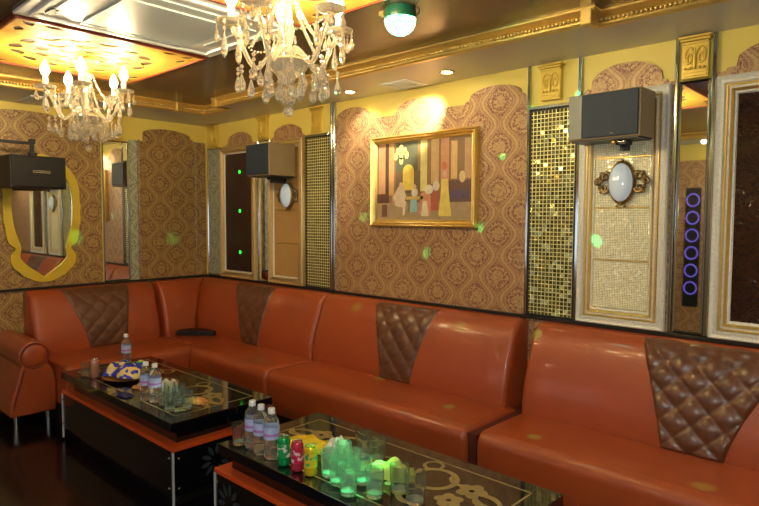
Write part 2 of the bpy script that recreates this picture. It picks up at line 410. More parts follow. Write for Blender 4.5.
# ---------------------------------------------------------------- wall mirrors and mosaics
def mirror_strip(label, u0, u1, z0, z1, wall='b', m=m_mirror, name='wall_mirror'):
    wd = u1 - u0; loc, rz = (((u0 + wd / 2), -.0005, z0), 0) if wall == 'b' else ((.0005, u0 + wd / 2, z0), LW)
    t = thing(name, label, 'mirror', loc, rz)
    MB().box(-wd / 2 + .010, wd / 2 - .010, -.010, 0, .010, z1 - z0 - .010).build('mirror_pane', m, t)
    MB().frame(-wd / 2, wd / 2, 0, z1 - z0, [(0, 0), (0, -.014), (.004, -.017), (.012, -.011), (.012, 0)]).build('bevelled_edge', m_mirsil, t)
    return t
mirror_strip('narrow frosted patterned mirror strip next to the room corner, left of the framed dark glass', .035, .275, .905, 2.08, m=m_mirrefl)
mirror_strip('narrow mirror strip between the dark glass frame and the padded frame with oval lamp', .826, 1.0, .905, 2.09)
mirror_strip('tall narrow mirror right of the large cream frame, reflecting the ceiling', 4.160, 4.296, .905, 2.09)
mirror_strip('tall narrow mirror on the left wall between two damask wallpaper panels', -.975, -.755, .905, 2.08, 'l')

def mosaic_panel(label, x0, x1, z0, z1):
    t = thing('mosaic_panel', label, 'mosaic panel', ((x0 + x1) / 2, -.0005, z0)); wd = x1 - x0
    MB().box(-wd / 2 + .008, wd / 2 - .008, -.014, 0, .008, z1 - z0 - .008).build('mirror_tiles', m_mosaic, t)
    MB().frame(-wd / 2, wd / 2, 0, z1 - z0, [(0, 0), (0, -.018), (.008, -.018), (.008, 0)]).build('edging', m_ledge, t)
    cp = MB().box(-wd / 2, wd / 2, -.03, 0, z1 - z0, z1 - z0 + .018).build('top_rail', m_mirsil, t, bevel=.003)
    return t
mosaic_panel('small gold mirror tile column left of the central wallpaper and painting', 1.462, 1.744, .905, 2.06)
mosaic_panel('wide gold mirror tile column right of the painting, behind the right speaker', 3.388, 3.662, .905, 2.045)

# ---------------------------------------------------------------- carved corbels under the soffit
def corbel(label, loc, rz, wd=.115, h=.19):
    t = thing('corbel', label, 'carving', loc, rz, 'carved corbels under the soffit')
    MB().box(-wd / 2, wd / 2, -.03, 0, .0, h - .03).build('back_plate', m_corbel, t, bevel=.003)
    mb = MB()
    for k, (e, d) in enumerate(((.000, .036), (.006, .044), (.013, .052))):
        mb.box(-wd / 2 - e, wd / 2 + e, -d, 0, h - .034 + k * .012, h - .023 + k * .012)
    mb.build('cap_moulding', m_corbel, t, bevel=.002)
    mb = MB()
    for sx in (-1, 1):
        pts = []
        for k in range(22):
            a = k / 21 * 3.4 * pi; r = .022 - .017 * k / 21
            pts.append((sx * (.026 - r * cos(a) * 1.0), -.034, h * .50 + r * 1.9 * sin(a) + .01 - .02 * k / 21))
        mb.tube(pts, .0055, 6)
    mb.tube([(0, -.034, .04), (0, -.040, h * .45), (0, -.034, h * .72)], [.004, .009, .003], 6)
    mb.build('scroll_relief', m_corbel, t, smooth=50)
    mb = MB()
    for k in range(2): mb.box(-wd / 2 + .006, wd / 2 - .006, -.038 + k * .003, 0, .010 + k * .016, .021 + k * .016)
    for k in range(5): mb.ball((-wd / 2 + .018 + k * (wd - .036) / 4, -.036, .046), .007, 6)
    mb.build('base_ribs', m_corbel, t)
    return t
corbel('carved yellow corbel above the tall mirror right of the right speaker', (4.228, -.001, 2.095), 0)
corbel('carved yellow corbel above the wide tile column right of the painting', (3.512, -.001, 2.088), 0)
corbel('carved gold corbel above the small tile column left of the painting', (1.60, -.001, 2.088), 0)
corbel('carved gold corbel above the narrow mirror between the two left frames', (.913, -.001, 2.098), 0)
corbel('carved gold corbel nearest the room corner above the frosted mirror strip', (.155, -.001, 2.09), 0)
corbel('carved gold corbel above the left wall mirror, behind the far chandelier', (.001, -.865, 2.09), LW)
b = MB(); b.box(1.462, 1.744, -.02, 0, 2.062 + .02, ZS - .001); b.build('yellow_box_panel', m_yellow, wb)

# ---------------------------------------------------------------- big framed wall panels
def frame_thing(name, label, cat, x0, x1, z0, z1, mo, mi_, mp, bw=.052, inner=.022, pane='glass_pane'):
    t = thing(name, label, cat, ((x0 + x1) / 2, -.013, z0)); wd = (x1 - x0) / 2; h = z1 - z0
    MB().frame(-wd, wd, 0, h, [(0, 0), (0, -.030), (.006, -.036), (bw * .5, -.030), (bw - .006, -.034), (bw, -.026), (bw, 0)]).build('outer_moulding', mo, t, smooth=30)
    q = inner
    MB().frame(-wd, wd, 0, h, [(bw, 0), (bw, -.026), (bw + q * .08, -.033), (bw + q * .26, -.033), (bw + q * .32, -.024), (bw + q * .60, -.027), (bw + q * .68, -.032), (bw + q * .92, -.026), (bw + q, -.016), (bw + q, 0)], [0, 0, 0, 0, 1, 0, 0, 0, 0]).build('gold_moulding', [mi_, mo], t, smooth=30)
    c = bw + inner
    MB().frame(-wd, wd, 0, h, [(c, 0), (c, -.018), (c + .008, -.016), (c + .012, -.008)]).build('slip', m_cream, t)
    c += .010
    if mp: MB().box(-wd + c, wd - c, -.008, 0, c, h - c).build(pane, mp, t)
    return t, wd, h, c
t1, wd, h, c = frame_thing('framed_panel', 'dark etched glass in pale gold frame with three green discs, near the corner', 'framed panel', .286, .822, .906, 2.065, m_tanfr, m_tanfr, m_darkglass, .035, .016)
for z in (1.842, 1.50, 1.137):
    mb = MB()
    mb.lathe([(.0001, -.0005), (.014, 0), (.016, .004), (.0001, .008)], 12, mat4=Matrix.Translation((.02, -.008, z - .906)) @ Matrix.Rotation(R(90), 4, 'X'), cap=False)
    mb.build('green_disc', m_ledg, t1, smooth=60)  # small emissive green discs on the dark pane
t3, wd, h, c = frame_thing('framed_panel', 'cream framed panel of sparkling cloth carrying the oval wall lamp, below the right speaker', 'framed panel', 3.690, 4.130, .906, 2.085, m_cream, m_gold, None, .038, .034)
zs = [c, 1.236 - .906, 1.503 - .906, 1.755 - .906, h - c]
for a, bb in zip(zs, zs[1:]):
    MB().box(-wd + c, wd - c, -.014, 0, a + .003, bb - .003).build('cloth_pad', m_sparkle, t3, bevel=.004)
mb = MB()
for z in zs[1:-1]: mb.box(-wd + c, wd - c, -.017, 0, z - .003, z + .003)
mb.build('divider', m_gold, t3)
t2, wd, h, c = frame_thing('framed_panel', 'pale gold framed panel of tan cloth below the left speaker', 'framed panel', 1.008, 1.446, .906, 2.065, m_tanfr, m_tanfr, None, .036, .016)
zs = [c, 1.236 - .906, 1.503 - .906, 1.755 - .906, h - c]
for a, bb in zip(zs, zs[1:]):
    MB().box(-wd + c, wd - c, -.014, 0, a + .003, bb - .003).build('cloth_pad', m_tan, t2, bevel=.004)
mb = MB()
for z in zs[1:-1]: mb.box(-wd + c, wd - c, -.017, 0, z - .002, z + .002)
mb.build('divider', m_gold, t2)
t4, wd, h, c = frame_thing('framed_panel', 'cream and gold frame around dark etched glass at the right edge of the photo', 'framed panel', 4.325, 4.885, .906, 2.085, m_cream, m_gold, m_darkglass, .038, .034)

def sconce(label, loc):
    t = thing('wall_lamp', label, 'wall lamp', loc)
    RX = Matrix.Rotation(R(90), 4, 'X')
    sc = Matrix.Diagonal((.62, 1, 1, 1))
    MB().lathe([(.0001, .0), (.108, 0), (.110, .012), (.102, .026), (.094, .030), (.0001, .030)], 28, mat4=Matrix.Diagonal((.62, 1, 1, 1)) @ RX, cap=False).build('bronze_rim', m_bronze, t, smooth=40)
    MB().lathe([(.096, .026), (.090, .040), (.070, .056), (.040, .066), (.0001, .070)], 28, mat4=sc @ RX, cap=False).build('opal_shade', m_opal, t, smooth=60)
    for sx in (-1, 1):
        mb = MB()
        for (dx, dz, r, tw) in ((.080, .030, .024, 1), (.085, -.028, .022, -1), (.118, .004, .018, 1)):
            pts = []
            for k in range(18):
                a = k / 17 * 2.6 * pi; rr = r * (1 - .8 * k / 17)
                pts.append((sx * (dx - rr * cos(a)), -.014 - .008 * k / 17, dz + tw * rr * sin(a)))
            mb.tube(pts, [.0105 - .005 * k / 17 for k in range(18)], 6)
        for k in range(5):
            a = R(-35 + 18 * k); mb.ball((sx * (.062 + .050 * cos(a)), -.016, .075 * sin(a)), .012, 6)
        mb.build('scroll_ornament', m_bronze, t, smooth=50)
    for (zx, n) in ((.108, 3), (-.108, 3)):
        mb = MB()
        for k in range(n): mb.ball(((k - 1) * .018, -.016, zx - abs(k - 1) * .008), .009, 6)
        mb.build('finial', m_bronze, t, smooth=50)
    return t
sconce('oval white glass wall lamp with bronze scrolls, below the right speaker', (3.915, -.031, 1.628))
sconce('oval white glass wall lamp with bronze scrolls, below the left speaker', (1.27, -.031, 1.620))

# ---------------------------------------------------------------- painting
pt = thing('painting', 'gold framed painting of figures in a columned hall', 'painting', (2.619, -.013, 1.389))
W2, H = .436, .604
MB().frame(-W2, W2, 0, H, [(0, 0), (0, -.030), (.008, -.040), (.018, -.030), (.024, -.036), (.036, -.022), (.040, -.024), (.046, -.014), (.046, 0)]).build('gilt_frame', m_gold, pt, smooth=30)
cw, c0, c1 = W2 - .044, .044, H - .044
MB().box(-cw, cw, -.010, 0, c0, c1).build('canvas', mat('painting_background', (122, 92, 62), (146, 112, 74), 6, .5), pt)
def flat(poly, col, k, name=None):
    return (poly, col, k)
PM = {}
def pm(c):
    if c not in PM: PM[c] = mat('oil_paint_%d' % len(PM), c, tuple(int(x * .8) for x in c), 30, .5, 0, .1, 100)
    return PM[c]
shapes = []
def rect(x0, x1, z0, z1, c, k=0): shapes.append(([(x0, z0), (x1, z0), (x1, z1), (x0, z1)], c, k))
def ell(x, z, rx, rz, c, k=0, n=14): shapes.append(([(x + rx * cos(2 * pi * i / n), z + rz * sin(2 * pi * i / n)) for i in range(n)], c, k))
def P_(u, v): return (-cw + 2 * cw * u, c0 + (c1 - c0) * v)
def rc(u0, u1, v0, v1, c, k=0):
    a, b_ = P_(u0, v0), P_(u1, v1); rect(a[0], b_[0], a[1], b_[1], c, k)
def el(u, v, ru, rv, c, k=0): a = P_(u, v); ell(a[0], a[1], ru * 2 * cw, rv * (c1 - c0), c, k)
rc(0, 1, 0, .22, (176, 150, 112)); rc(0, .14, .22, .34, (96, 62, 44), 0)
rc(.02, .10, .34, 1, (196, 150, 104), 1); rc(.14, .20, .32, 1, (206, 158, 100), 1); rc(.10, .14, .34, 1, (88, 60, 46), 1)
rc(.22, .46, .62, 1, (92, 96, 70), 1); rc(.22, .50, .34, .62, (120, 96, 66), 1)
rc(.49, .56, .36, 1, (236, 222, 130), 2); rc(.60, .68, .45, 1, (216, 176, 110), 1); rc(.70, .78, .40, 1, (214, 156, 112), 2); rc(.80, .86, .5, .95, (228, 186, 120), 1)
rc(.78, 1, .22, .48, (110, 76, 70), 1); rc(.80, .97, .26, .36, (90, 72, 104), 2); rc(.93, .99, .5, .97, (200, 160, 120), 2)
rc(.30, .42, .38, .62, (246, 214, 90), 2); el(.36, .62, .06, .09, (244, 212, 92), 3)
for u, v in ((.24, .88), (.28, .92), (.32, .88), (.28, .82), (.22, .82), (.34, .83), (.28, .76)): el(u, v, .022, .05, (226, 220, 140), 3)
el(.28, .45, .022, .035, (222, 186, 140), 3)                                  # seated figure left
shapes.append(([P_(.22, .18), P_(.30, .16), P_(.34, .30), P_(.31, .42), P_(.25, .43), P_(.19, .30)], (220, 200, 168), 3))
shapes.append(([P_(.17, .20), P_(.24, .20), P_(.22, .34), P_(.18, .32)], (196, 150, 120), 2))
shapes.append(([P_(.30, .06), P_(.32, .06), P_(.34, .24), P_(.30, .24)], (230, 210, 180), 4))
rc(.34, .52, .26, .30, (226, 190, 100), 4); rc(.36, .38, .10, .26, (150, 120, 80), 3)
shapes.append(([P_(.38, .10), P_(.46, .10), P_(.45, .27), P_(.39, .27)], (150, 196, 200), 4))
el(.43, .42, .02, .033, (224, 190, 150), 4); el(.43, .35, .035, .06, (230, 220, 200), 3)
shapes.append(([P_(.47, .08), P_(.60, .06), P_(.60, .30), P_(.56, .36), P_(.50, .34)], (220, 150, 110), 4))
shapes.append(([P_(.50, .05), P_(.58, .05), P_(.56, .24), P_(.52, .24)], (234, 220, 180), 5))
el(.58, .38, .045, .06, (238, 226, 200), 5); el(.66, .50, .018, .03, (222, 186, 140), 4); el(.655, .42, .035, .06, (226, 210, 190), 4)
shapes.append(([P_(.60, .12), P_(.68, .12), P_(.67, .36), P_(.62, .36)], (190, 96, 72), 3))
shapes.append(([P_(.68, .05), P_(.81, .05), P_(.785, .30), P_(.77, .50), P_(.71, .50), P_(.70, .30)], (240, 216, 104), 6))
el(.74, .56, .02, .035, (224, 186, 140), 6); el(.735, .66, .03, .05, (214, 120, 84), 5); el(.91, .52, .03, .07, (232, 206, 150), 4)
rc(.06, .12, .04, .20, (120, 80, 60), 2)
cols = []
for _, c_, _k in shapes:
    if c_ not in cols: cols.append(c_)
mb = MB()
for poly, c_, k in shapes: mb.prism(poly, 'y', -.0108 - .0004 * k, -.0102 - .0004 * k + .0001, cols.index(c_))
mb.build('painted_scene', [pm(c_) for c_ in cols], pt)

# ---------------------------------------------------------------- ornate left wall mirror
om = thing('ornate_mirror', 'yellow scalloped shield-shaped mirror behind the left wall speaker', 'mirror', (.0135, -1.435, .94), LW)
half = [(0, 0), (.05, .004), (.09, .022), (.115, .035), (.15, .050), (.175, .085), (.205, .105), (.225, .14), (.232, .19), (.228, .22), (.192, .255), (.200, .27), (.240, .30), (.246, .32), (.258, .37), (.262, .43), (.275, .47), (.268, .53), (.277, .59), (.265, .65), (.27, .71), (.255, .77), (.24, .82), (.21, .86), (.18, .90), (.15, .925), (.10, .935), (.06, .965), (0, .985)]
def sm(P, it=2):
    for _ in range(it):
        Q = [P[0]]
        for a, bb in zip(P, P[1:]): Q += [(a[0] * .75 + bb[0] * .25, a[1] * .75 + bb[1] * .25), (a[0] * .25 + bb[0] * .75, a[1] * .25 + bb[1] * .75)]
        P = Q + [P[-1]]
    return P
hs = sm(half); outer = hs + [(-x, z) for x, z in hs[::-1][1:-1]]
ih = sm([(0, .040), (.06, .085), (.12, .13), (.165, .18), (.168, .22), (.155, .27), (.18, .34), (.205, .43), (.215, .53), (.215, .63), (.205, .72), (.18, .80), (.13, .86), (.06, .885), (0, .90)])
inner_ = ih + [(-x, z) for x, z in ih[::-1][1:-1]]
def plate_hole(outer, holes, y0, y1, name, m, parent, ax='y', bevel=0):
    bm = bmesh.new(); edges = []
    def loop(P):
        vs = [bm.verts.new((p[0], y0, p[1]) if ax == 'y' else (p[0], p[1], y0)) for p in P]
        return [bm.edges.new((vs[i], vs[(i + 1) % len(vs)])) for i in range(len(vs))]
    edges += loop(outer)
    for hh in holes: edges += loop(hh)
    r = bmesh.ops.triangle_fill(bm, edges=edges, use_beauty=True, use_dissolve=False)
    fs = [g for g in r['geom'] if isinstance(g, bmesh.types.BMFace)]
    ex = bmesh.ops.extrude_face_region(bm, geom=fs)
    d = y1 - y0
    bmesh.ops.translate(bm, verts=[g for g in ex['geom'] if isinstance(g, bmesh.types.BMVert)], vec=(0, d, 0) if ax == 'y' else (0, 0, d))
    bmesh.ops.recalc_face_normals(bm, faces=bm.faces)
    me = bpy.data.meshes.new(name); bm.to_mesh(me); bm.free(); me.materials.append(m)
    o = bpy.data.objects.new(name, me); COL.objects.link(o); o.parent = parent; return o
plate_hole(outer, [inner_], 0, -.020, 'scalloped_frame', m_yellow2, om)
MB().prism(inner_, 'y', -.008, -.001).build('mirror_pane', m_mirror, om)

# ---------------------------------------------------------------- speakers
def speaker(label, loc, rz, wdt, hh, dd, strip, sidemat, name='speaker'):
    t = thing(name, label, 'speaker', loc, rz)
    MB().box(-wdt / 2, wdt / 2, 0, dd, 0, hh).build('cabinet', sidemat, t, bevel=.006)
    g0 = -wdt / 2 + (strip if strip else .006)
    MB().box(g0, wdt / 2 - .008, -.010, 0, .008, hh - .006).build('grille', m_speakgrille, t, bevel=.004)
    if strip: MB().box(-wdt / 2 + .003, g0 - .002, -.008, 0, .006, hh - .004).build('front_strip', m_speaksil, t, bevel=.003)
    MB().box(-wdt / 2 + .01, wdt / 2 - .01, .01, dd - .01, -.006, 0).build('bottom_panel', m_black, t)
    return t
s = speaker('black and grey speaker mounted over the cream framed panel at right', (3.888, -.226, 1.829), R(-3), .355, .222, .165, .075, m_speakside)
MB().box(.04, .055, -.0115, -.010, .02, .024).build('nameplate', m_speaksil, s)
mb = MB(); mb.box(.02, .08, .09, .15, -.024, -.006); mb.box(.03, .07, .12, .150, -.05, -.010)
mb.build('wall_bracket', m_black, s, bevel=.003)
mb = MB(); mb.lathe([(.006, 0), (.010, -.004), (.012, -.014), (.006, -.022), (.004, -.03)], 10, c=(.035, .04, -.004)); mb.build('brass_knob', m_gold, s, smooth=50)
mb = MB(); mb.tube([(.06, .03, -.012), (.075, .028, -.020), (.10, .03, -.018)], .010, 8); mb.build('bracket_bolt', m_chrome, s, smooth=50)
s = speaker('black speaker with tan side mounted over the tan cloth panel at left', (1.235, -.305, 1.765), 0, .29, .245, .25, 0, m_speakside)
mb = MB(); mb.box(-.02, .04, .10, .16, -.024, -.006); mb.box(-.01, .03, .12, .252, -.05, -.010)
mb.build('wall_bracket', m_black, s, bevel=.003)
s = thing('speaker', 'black speaker hanging from a wall arm in front of the yellow mirror', 'speaker', (.12, -1.563, 1.647), LW + R(4))
MB().box(-.19, .19, -.20, .02, 0, .232).build('cabinet', m_black, s, bevel=.008)
MB().box(-.18, .18, -.208, -.200, .01, .222).build('grille', mat('black_grille_cloth', (13, 12, 15), (18, 17, 20), 60, .6, 0, .3, 400), s, bevel=.004)
mb = MB(); mb.box(-.045, .075, -.212, -.208, .108, .130); bdg = mb.build('badge', m_alu, s, bevel=.002)
mb = MB()
for k in range(6): mb.box(-.030 + .017 * k, -.020 + .017 * k, -.2128, -.212, .114, .124)
mb.build('badge_mark', m_black, bdg)
mb = MB(); mb.box(-.025, .025, -.12, -.07, .232, .262); mb.box(-.012, .012, -.105, -.08, .262, .335); mb.box(-.018, .018, -.112, -.073, .325, .36)
mb.build('hanging_bracket', m_black, s, bevel=.003)
mb = MB(); mb.box(-.26, .0, -.105, -.083, .318, .340); mb.box(-.275, -.245, -.105, .096, .318, .340); mb.box(-.30, -.22, .090, .100, .27, .38)
mb.build('wall_arm', m_black, s, bevel=.003)

# ---------------------------------------------------------------- ceiling: fretwork panels, air conditioner, vents, down lights
def lattice(label, cx):
    t = thing('fretwork_panel', label, 'ceiling panel', (cx, -1.70, ZT - .0005)); a = .465
    holes = []
    def leaf(x, y, ang, L, wd):
        P = []
        for k in range(9):
            s_ = k / 8; P.append((s_ * L - L / 2, wd * sin(pi * s_) ** .8 * (1 - .35 * s_)))
        for k in range(7, 0, -1):
            s_ = k / 8; P.append((s_ * L - L / 2, -wd * .45 * sin(pi * s_)))
        return [(x + px * cos(ang) - py * sin(ang), y + px * sin(ang) + py * cos(ang)) for px, py in P]
    for r, n, L, wd, tw in ((.120, 6, .095, .055, .25), (.225, 10, .110, .055, -.2), (.335, 15, .115, .052, .25)):
        for k in range(n):
            th = 2 * pi * (k + .5 * (n == 10)) / n; holes.append(leaf(r * cos(th), r * sin(th), th + pi / 2 + (tw if k % 2 else -tw * .5), L, wd))
    for sx in (-1, 1):
        for sy in (-1, 1):
            for (dx, dy, an) in ((.405, .405, .78), (.415, .295, 1.5), (.295, .415, .07)): holes.append(leaf(sx * dx, sy * dy, an * sx * sy, .085, .034))
    plate_hole([(-a, -a), (a, -a), (a, a), (-a, a)], holes, -.014, -.0175, 'fretwork', m_lattice, t, 'z')
    MB().box(-a, a, -a, a, -.0125, -.001).build('backing', m_latback, t)
    mb = MB(); q = a
    for k in (0,):
        for (x0, x1, y0, y1) in ((-q - .012, q + .012, -q - .012, -q), (-q - .012, q + .012, q, q + .012), (-q - .012, -q, -q, q), (q, q + .012, -q, q)):
            mb.box(x0, x1, y0, y1, -.024, 0)
    mb.build('border', m_redtrim, t, bevel=.003)
    return t
lattice('gold carved fretwork ceiling panel above the far chandelier', 1.56)
lattice('gold carved fretwork ceiling panel above the near chandelier', 3.34)
ac = thing('air_conditioner', 'white ceiling cassette air conditioner between the two fretwork panels', 'air conditioner', (2.45, -1.70, ZT - .0005))
MB().box(-.398, .398, -.49, .49, -.014, 0).build('face_panel', m_white, ac, bevel=.004)
MB().frame(-.35, .35, -.44, .44, [(0, 0), (.002, .008), (.02, .010), (.024, .0)]).build('raised_edge', m_white, ac).rotation_euler = (R(-90), 0, 0)
ac_e = [o for o in kids(ac) if o.name.startswith('raised')][0]; ac_e.location = (0, 0, -.014)
g = MB(); g.box(-.265, .175, -.245, .285, -.022, -.014)
g.build('intake_grille', m_acgrey, ac, bevel=.003)
sl = MB()
for (x0, x1, y0, y1) in ((-.20, .20, .335, .375), (-.20, .20, -.39, -.35)): sl.box(x0, x1, y0, y1, -.019, -.0135)
for (x0, x1) in ((-.318, -.290), (.215, .260)): sl.box(x0, x1, -.24, .26, -.019, -.0135)
sl.build('air_flap', m_acgrey, ac)
MB().box(-.27, -.19, -.40, -.37, -.0205, -.0135).build('display_slot', m_dark, ac)
def vent(label, x, y, a, b_, n=5):
    t = thing('ceiling_vent', label, 'vent', (x, y, ZS))
    MB().box(-a, a, -b_, b_, -.008, 0).build('vent_frame', m_white, t, bevel=.003)
    mb = MB()
    for k in range(n):
        yy = -b_ * .7 + 1.4 * b_ * k / (n - 1); mb.box(-a * .8, a * .8, yy - b_ * .09, yy + b_ * .09, -.012, -.008)
    mb.build('vent_slats', m_acgrey, t); return t
vent('square white vent in the soffit above the painting', 2.565, -.145, .115, .10)
vent('white vent plate in the soffit above the left wall', .27, -1.56, .13, .05)
def downlight(label, x, y, aim=None, watts=SPOTW, ang=85, col=(1, .88, .66)):
    t = thing('down_light', label, 'down light', (x, y, ZS))
    MB().lathe([(.030, 0), (.045, 0), (.044, -.006), (.030, -.004)], 20, close=True).build('trim_ring', m_gold, t, smooth=40)
    MB().lathe([(.0001, -.002), (.029, -.002), (.029, 0), (.0001, 0)], 20, cap=False).build('lens', m_spotem, t)
    ld = bpy.data.lights.new('down_light_beam', 'SPOT'); ld.energy = watts; ld.color = col; ld.spot_size = R(ang); ld.spot_blend = .6; ld.shadow_soft_size = .025
    lo = bpy.data.objects.new('beam', ld); COL.objects.link(lo); lo.parent = t; lo.location = (0, 0, -.012)
    d = Vector(aim) - Vector((x, y, ZS)) if aim else Vector((0, 0, -1))
    lo.rotation_euler = d.to_track_quat('-Z', 'Y').to_euler()
    return t
downlight('lit recessed spot in the soffit right of the white vent', 2.955, -.213, (2.55, 0, 2.06), 150, 44)
downlight('lit recessed spot in the soffit seen between the near chandelier pendants', 2.143, -.204, (2.1, 0, 1.9), 12, 90)
downlight('added unseen fill spot in the soffit beyond the right edge', 5.2, -.22, None, 26, 110)  # out of view, added to lift the wall brightness
for k, (x, y) in enumerate(((1.5, -4.1), (3.2, -4.1), (5.2, -4.1))):  # unseen spots put in as fill for the walls
    downlight(('first', 'second', 'third')[k] + ' added fill spot from the left in the unseen soffit over the front wall', x, y, (x, -3.2, 0), 12, 130)
downlight('added unseen fill spot in the right soffit behind the camera', 5.85, -2.2, (4.5, -2.0, 0), 12, 130)  # another added fill spot, never in view

# ---------------------------------------------------------------- added fill screen on the unseen front wall (behind the camera)
fillscr = thing('fill_screen', 'added unseen screen giving cool fill light, on the wall behind the camera', 'fill_screen', (1.6, YF + .047, 1.25), R(180))
MB().box(-.72, .72, -.03, .03, -.42, .42).build('casing', m_black, fillscr, bevel=.006)
MB().box(-.69, .69, -.034, -.030, -.39, .39).build('screen', m_fillscreen, fillscr)

rl = thing('ring_light', 'violet ring lights on a dark panel, seen reflected in the tall mirror at right', 'wall light', (3.04, YF + .014, .60), R(180))
MB().box(-.08, .08, -.012, 0, -.15, 1.2).build('back_panel', m_black, rl, bevel=.003)
m_violet = mat('violet_neon_ring', (120, 110, 230), None, 8, .3, emis=(110, 96, 235), es=.45)
for k in range(6):
    MB().tube([(.0 + .065 * cos(R(a)), -.022, .06 + .2 * k + .07 * sin(R(a))) for a in range(0, 360, 20)], .008, 6, closed=True).build('neon_ring', m_violet, rl, smooth=60)

# ---------------------------------------------------------------- green effect light
gb = thing('effect_light', 'round green disco light mounted on the brown ceiling', 'disco light', (3.335, -1.065, ZT))
MB().lathe([(.050, 0), (.066, 0), (.070, -.030), (.066, -.048), (.060, -.048), (.055, 0)], 24, mi=0).build('housing', m_ballgreen, gb, smooth=40)
MB().lathe([(.067, -.048), (.0675, -.060), (.060, -.082), (.044, -.102), (.022, -.113), (.0005, -.116)], 24, cap=False).build('lit_dome', m_dome, gb, smooth=60)
mb = MB(); mb.tube([(.070 + .020 * sin(pi * k / 8), .02, -.005 - .04 * k / 8) for k in range(9)], .003, 6); mb.build('hook', m_black, gb, smooth=60)
MB().box(-.075, -.050, -.055, -.02, -.030, -.012).build('warning_plate', m_gold, gb)
def beam(target, deg, watts, col=(.05, 1, .35), r=.004):
    src = Vector((3.335, -1.065, ZT - .13)); d = Vector(target) - src
    ld = bpy.data.lights.new('green_beam', 'SPOT'); ld.energy = watts; ld.color = col; ld.spot_size = R(deg); ld.spot_blend = .7; ld.shadow_soft_size = r
    lo = bpy.data.objects.new('beam', ld); COL.objects.link(lo); lo.parent = gb; lo.location = src - Vector(gb.location) + d.normalized() * .01
    lo.rotation_euler = d.to_track_quat('-Z', 'Y').to_euler()
for p in [(2.07, 0, 1.44), (2.65, 0, 1.21), (3.06, 0, 1.38), (3.21, 0, 1.8), (3.8, 0, 1.31), (3.38, 0, 2.06), (3.66, 0, 2.1), (2.16, -.15, .84), (3.03, -.15, .8), (3.52, -.15, .84), (1.54, -.52, .42), (2.51, -.30, .42), (3.18, -.46, .42), (3.74, -.55, .42), (4.47, -.58, .42), (0, -1.2, 1.27), (0, -.36, 1.25)]:
    beam(p, 2.4, 160.0)
beam((3.47, -1.51, .48), 13, 330, (.08, 1, .38), .02)
beam((2.15, -1.52, .48), 8, 160, (.5, 1, .8), .02)

